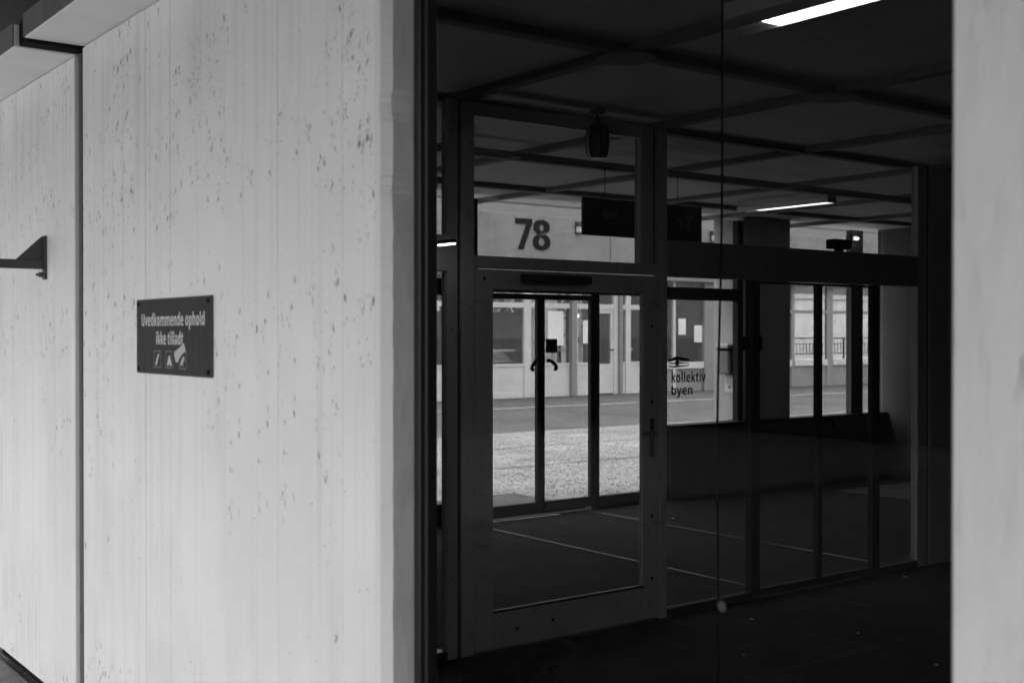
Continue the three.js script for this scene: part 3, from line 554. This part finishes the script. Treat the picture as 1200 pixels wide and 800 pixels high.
{ // pale round sticker low on the near window
  const g = new THREE.CylinderGeometry(0.011, 0.011, 0.001, 24); g.rotateX(Math.PI / 2); g.translate(-1.628, 1.162, -0.128);
  const o = thing('window_sticker', 'small pale round spot stuck to the dark window glass', 'sticker', [-1.628, 1.162, -0.128]); part('disc', g, std({ color: grey(0.05), roughness: 0.9 }), o);
}
part('threshold_strip', cbox(-8.73, -8.68, -0.001, 0.006, -4.62, -5.5, 0.002), std({ color: grey(0.75), metalness: 1, roughness: 0.22 }), floor);
{ // bits of leaf and paper blown onto the hall floor
  const n = 70, o = new THREE.InstancedMesh(new THREE.CircleGeometry(1, 5), std({ color: grey(0.3), roughness: 0.9, side: THREE.DoubleSide }), n), m = new THREE.Matrix4(), q = new THREE.Quaternion(), e = new THREE.Euler(), c = new THREE.Color();
  for (let k = 0; k < n; k++) { const r = between(0.006, 0.018), t = Math.pow(rnd(), 1.6); e.set(-Math.PI / 2 + between(-0.3, 0.3), between(-0.3, 0.3), between(0, 6)); q.setFromEuler(e); m.compose(new THREE.Vector3(-8.6 + t * 6, 0.008, between(-6.6, -1.2)), q, new THREE.Vector3(r, r * between(0.4, 1), 1)); o.setMatrixAt(k, m); const v = between(0.2, 1.4); o.setColorAt(k, c.setRGB(v, v, v)); }
  o.name = 'litter'; o.userData = { kind: 'stuff', label: 'small bits of leaf and paper scattered on the hall floor', category: 'litter' }; o.castShadow = o.receiveShadow = true; scene.add(o);
}
{ // door mat in its frame outside the double doors
  const o = thing('door_mat', 'dark mat in a pale metal frame outside the double doors', 'mat', [-9.5, 0, -5.2]);
  part('mat', cbox(-10.08, -8.95, -0.005, 0.006, -4.3, -6.0, 0.002), M.asphaltDark, o);
  part('frame', mergeGeometries([cbox(-10.12, -10.0805, -0.005, 0.01, -4.3, -6.04, 0.002), cbox(-10.08, -8.95, -0.005, 0.01, -6.0005, -6.04, 0.002)]), M.strip, o);
}

{ // glowing strip added to stand for a reflection in the window glass
  const o = thing('glint_strip', 'short glowing strip beside the left post, added to stand for a reflection in the window glass', 'lamp', [-4.97, 2.15, -1.716]);
  part('arm', cbox(-5.147, -5.04, 2.166, 2.172, -1.72, -1.712, 0.001), M.darkFrame, o);
  part('housing', cbox(-5.046, -4.9, 2.158, 2.176, -1.726, -1.706, 0.002), M.darkFrame, o);
  part('glint_bar', cbox(-5.046, -4.9, 2.149, 2.1575, -1.724, -1.708, 0.003), glow(1.6), o);
  const a = new THREE.RectAreaLight(0xffffff, 1.6, 0.14, 0.014); a.position.set(-4.973, 2.142, -1.716); a.lookAt(-4.973, 0, -1.716); a.name = 'added_glint_light'; scene.add(a);
}
{ // thin cable hanging behind the window
  const o = thing('hanging_cable', 'thin black cable hanging from ceiling to floor behind the window', 'cable', [-2.7, 0, -1.27]);
  const p = []; for (let k = 0; k <= 16; k++) { const y = 0.01 + 2.955 * k / 16; p.push(new THREE.Vector3(-2.735 + 0.018 * y + 0.004 * Math.sin(y * 3.3), y, -1.285 + 0.008 * y + 0.003 * Math.sin(y * 5 + 1))); }
  part('cord', new THREE.TubeGeometry(new THREE.CatmullRomCurve3(p), 60, 0.0038, 6), M.black, o);
}

// ------------------------------------------------------------------ small things across the street
function wallLamp(z, y, label) {
  const o = thing('wall_lamp', label, 'lamp', [XF + 0.35, y, z], 'lamps on the concrete fascia');
  part('back_plate', cbox(XF + 0.2805, XF + 0.32, y, y + 0.34, z - 0.1, z + 0.1, 0.01), M.darkFrame, o);
  part('glass_block', cbox(XF + 0.3205, XF + 0.5, y + 0.02, y + 0.2, z - 0.09, z + 0.09, 0.02), M.concrete, o);
  part('hood', cbox(XF + 0.3205, XF + 0.52, y + 0.2005, y + 0.32, z - 0.1, z + 0.1, 0.015), M.bracket, o);
}
wallLamp(-19.58, 4.47, 'bulkhead lamp on the concrete fascia beside the black hanging sign');
wallLamp(-24.9, 4.5, 'bulkhead lamp on the concrete fascia further right along it');
function notice(z0, z1, y0, y1, label) {
  const o = thing('paper_notice', label, 'notice', [XF, y0, (z0 + z1) / 2], 'notices on the windows across the street');
  part('sheet', cbox(XF + 0.004, XF + 0.008, y0, y1, z0, z1, 0.001), M.paper, o);
}
notice(-23.75, -24.06, 1.7, 2.18, 'pale paper notice beside the white post across the street');
notice(-24.42, -24.76, 1.47, 1.98, 'pale paper notice next to the grey pier across the street');
notice(-18.75, -19.3, 1.4, 2.35, 'large pale notice in the window right of the white post');
notice(-20.0, -20.19, 1.45, 2.1, 'narrow pale notice in the window left of the white door');
{ // lit globe in the shop
  const o = thing('globe_lamp', 'small glowing globe lamp behind the window left of the white door', 'lamp', [-25.75, 2.2, -20.05]);
  const g = new THREE.SphereGeometry(0.085, 20, 16); g.translate(-25.75, 2.23, -20.05); part('lamp_globe', g, glow(3.2), o);
  part('cord', rod([-25.75, 2.315, -20.05], [-25.75, 2.999, -20.05], 0.008, 6), M.black, o);
  const p = new THREE.PointLight(0xffffff, 0.35, 0, 2); p.position.set(-25.75, 2.23, -20.05); p.castShadow = true; p.shadow.radius = 4; scene.add(p);
}
{ // sloping white panels stacked inside the left shop window
  const o = thing('display_panel', 'white sloping display board inside the left window across the street', 'board', [-26.2, 0.05, -17.1]);
  const g = cbox(-0.35, 0.35, -0.02, 0.02, -0.9, 0.9, 0.01); g.rotateZ(-0.5); g.translate(-26.2, 1.12, -17.0); part('board', g, M.whitePaint, o);
  part('leg', cbox(-26.5, -26.44, 0.05, 1.2, -16.4, -16.34, 0.004), M.greyPanel, o); part('leg', cbox(-26.5, -26.44, 0.05, 1.2, -17.7, -17.64, 0.004), M.greyPanel, o);
}
// terrace with railing behind the open bays
{ const t = thing('terrace', 'raised pale terrace behind the open bays of the low building', 'terrace', [-37, 0, -42]);
  part('deck', cbox(-44, -34, -0.1, 0.35, -26, -70, 0.02), M.concrete, t);
  const r = thing('railing', 'dark metal railing seen through the right windows', 'railing', [-34.3, 0.35, -45]);
  part('top_rail', cbox(-34.33, -34.27, 1.52, 1.57, -27, -68, 0.004), M.darkFrame, r); part('middle_rail', cbox(-34.32, -34.28, 1.28, 1.31, -27, -68, 0.004), M.darkFrame, r); part('bottom_rail', cbox(-34.33, -34.27, 0.83, 0.87, -27, -68, 0.004), M.darkFrame, r);
  for (let k = 0; k < 21; k++) part('post', cbox(-34.33, -34.27, 0.351, 1.519, -27.2 - k * 2, -27.26 - k * 2, 0.003), M.darkFrame, r);
  for (let k = 0; k < 150; k++) part('baluster', cbox(-34.312, -34.288, 0.871, 1.279, -27.4 - k * 0.22, -27.424 - k * 0.22, 0.001), M.darkFrame, r);
  const b = thing('pale_building', 'pale rendered building behind the railing', 'building', [-56, 0, -62]);
  part('wall', cbox(-60, -50, 0, 4.0, -34, -95, 0.03), M.pale, b); part('cornice', cbox(-60.2, -49.8, 4.001, 4.4, -33.8, -95.2, 0.03), M.whitePaint, b);
}
// trees behind the low building
function tree(x, z, h, r, label) {
  const t = thing('tree', label, 'tree', [x, 0, z], 'trees behind the low building');
  const pts = [new THREE.Vector3(x, -0.1, z), new THREE.Vector3(x + between(-0.2, 0.2), h * 0.3, z), new THREE.Vector3(x + between(-0.3, 0.3), h * 0.7, z + 0.2)];
  const limbs = [new THREE.TubeGeometry(new THREE.CatmullRomCurve3(pts), 10, 0.16, 8)];
  for (let k = 0; k < 7; k++) { const a = between(0, 6.28), y = h * between(0.3, 0.6); limbs.push(rod([x, y, z], [x + Math.cos(a) * r * 0.7, y + h * between(0.1, 0.25), z + Math.sin(a) * r * 0.7], 0.05, 6)); }
  part('trunk', mergeGeometries(limbs.map((g) => g.toNonIndexed())), M.bark, t);
  const pos = [], clumps = []; for (let k = 0; k < 34; k++) { const a = between(0, 6.28), q = Math.sqrt(rnd()) * r, y = h * between(0.3, 1); clumps.push([x + Math.cos(a) * q * (1.15 - y / h * 0.6), y, z + Math.sin(a) * q * (1.15 - y / h * 0.6), between(0.5, 1.1)]); }
  for (const [cx, cy, cz, cr] of clumps) for (let k = 0; k < 90; k++) {
    const d = new THREE.Vector3(between(-1, 1), between(-1, 1), between(-1, 1)).multiplyScalar(cr), n = new THREE.Vector3(between(-1, 1), between(-1, 1), between(-1, 1)).normalize(), u = new THREE.Vector3(n.y, n.z, -n.x).cross(n).normalize().multiplyScalar(between(0.07, 0.15)), v = u.clone().cross(n).multiplyScalar(0.7), c = new THREE.Vector3(cx, cy, cz).add(d);
    for (const [a, b] of [[-1, 0], [0, -1], [1, 0], [-1, 0], [1, 0], [0, 1]]) pos.push(c.x + u.x * a + v.x * b, c.y + u.y * a + v.y * b, c.z + u.z * a + v.z * b);
  }
  const g = new THREE.BufferGeometry(); g.setAttribute('position', new THREE.Float32BufferAttribute(pos, 3)); g.computeVertexNormals(); part('crown', g, M.leaf, t);
}
tree(-44, -28, 7, 2.6, 'leafy tree behind the windows left of the white post'); tree(-46, -33.5, 8, 3, 'leafy tree behind the window above the white door');
tree(-42, -36.5, 6.5, 2.4, 'leafy tree seen over the paper notices'); tree(-47, -40.5, 8, 3, 'leafy tree behind the grey pier across the street'); tree(-45, -22.5, 7.5, 2.8, 'leafy tree behind the left shop windows');

// unseen dark wall added right of the camera to darken pillar and jamb
{ const w = thing('added_end_wall', 'unseen dark wall added right of the view to block light from that side', 'wall', [2.35, 0, 2.4]);
  part('face', cbox(2.2, 2.5, 0, 3.55, 4.6, 0.262, 0.01), std({ color: grey(0.05), map: concreteColor, roughness: 0.9 }), w);
}
// unseen dark building, added and shaped so the window mirrors something dark
{ const b = thing('added_dark_building', 'unseen tall dark building with a lower wing, added to keep the window reflection dark', 'building', [-10, 0, 17]);
  part('wall', cbox(-27, -8.5, 0, 11, 14, 22, 0.05), std({ color: grey(0.06), map: concreteColor, roughness: 0.9 }), b);
  part('wing', cbox(-8.49, 14, 0, 5.2, 16, 21, 0.05), std({ color: grey(0.06), map: concreteColor, roughness: 0.9 }), b);
  part('eaves', cbox(-27.3, -8.2, 11.001, 11.3, 13.6, 22.4, 0.03), M.darkFrame, b);
}

renderer.render(scene, camera);
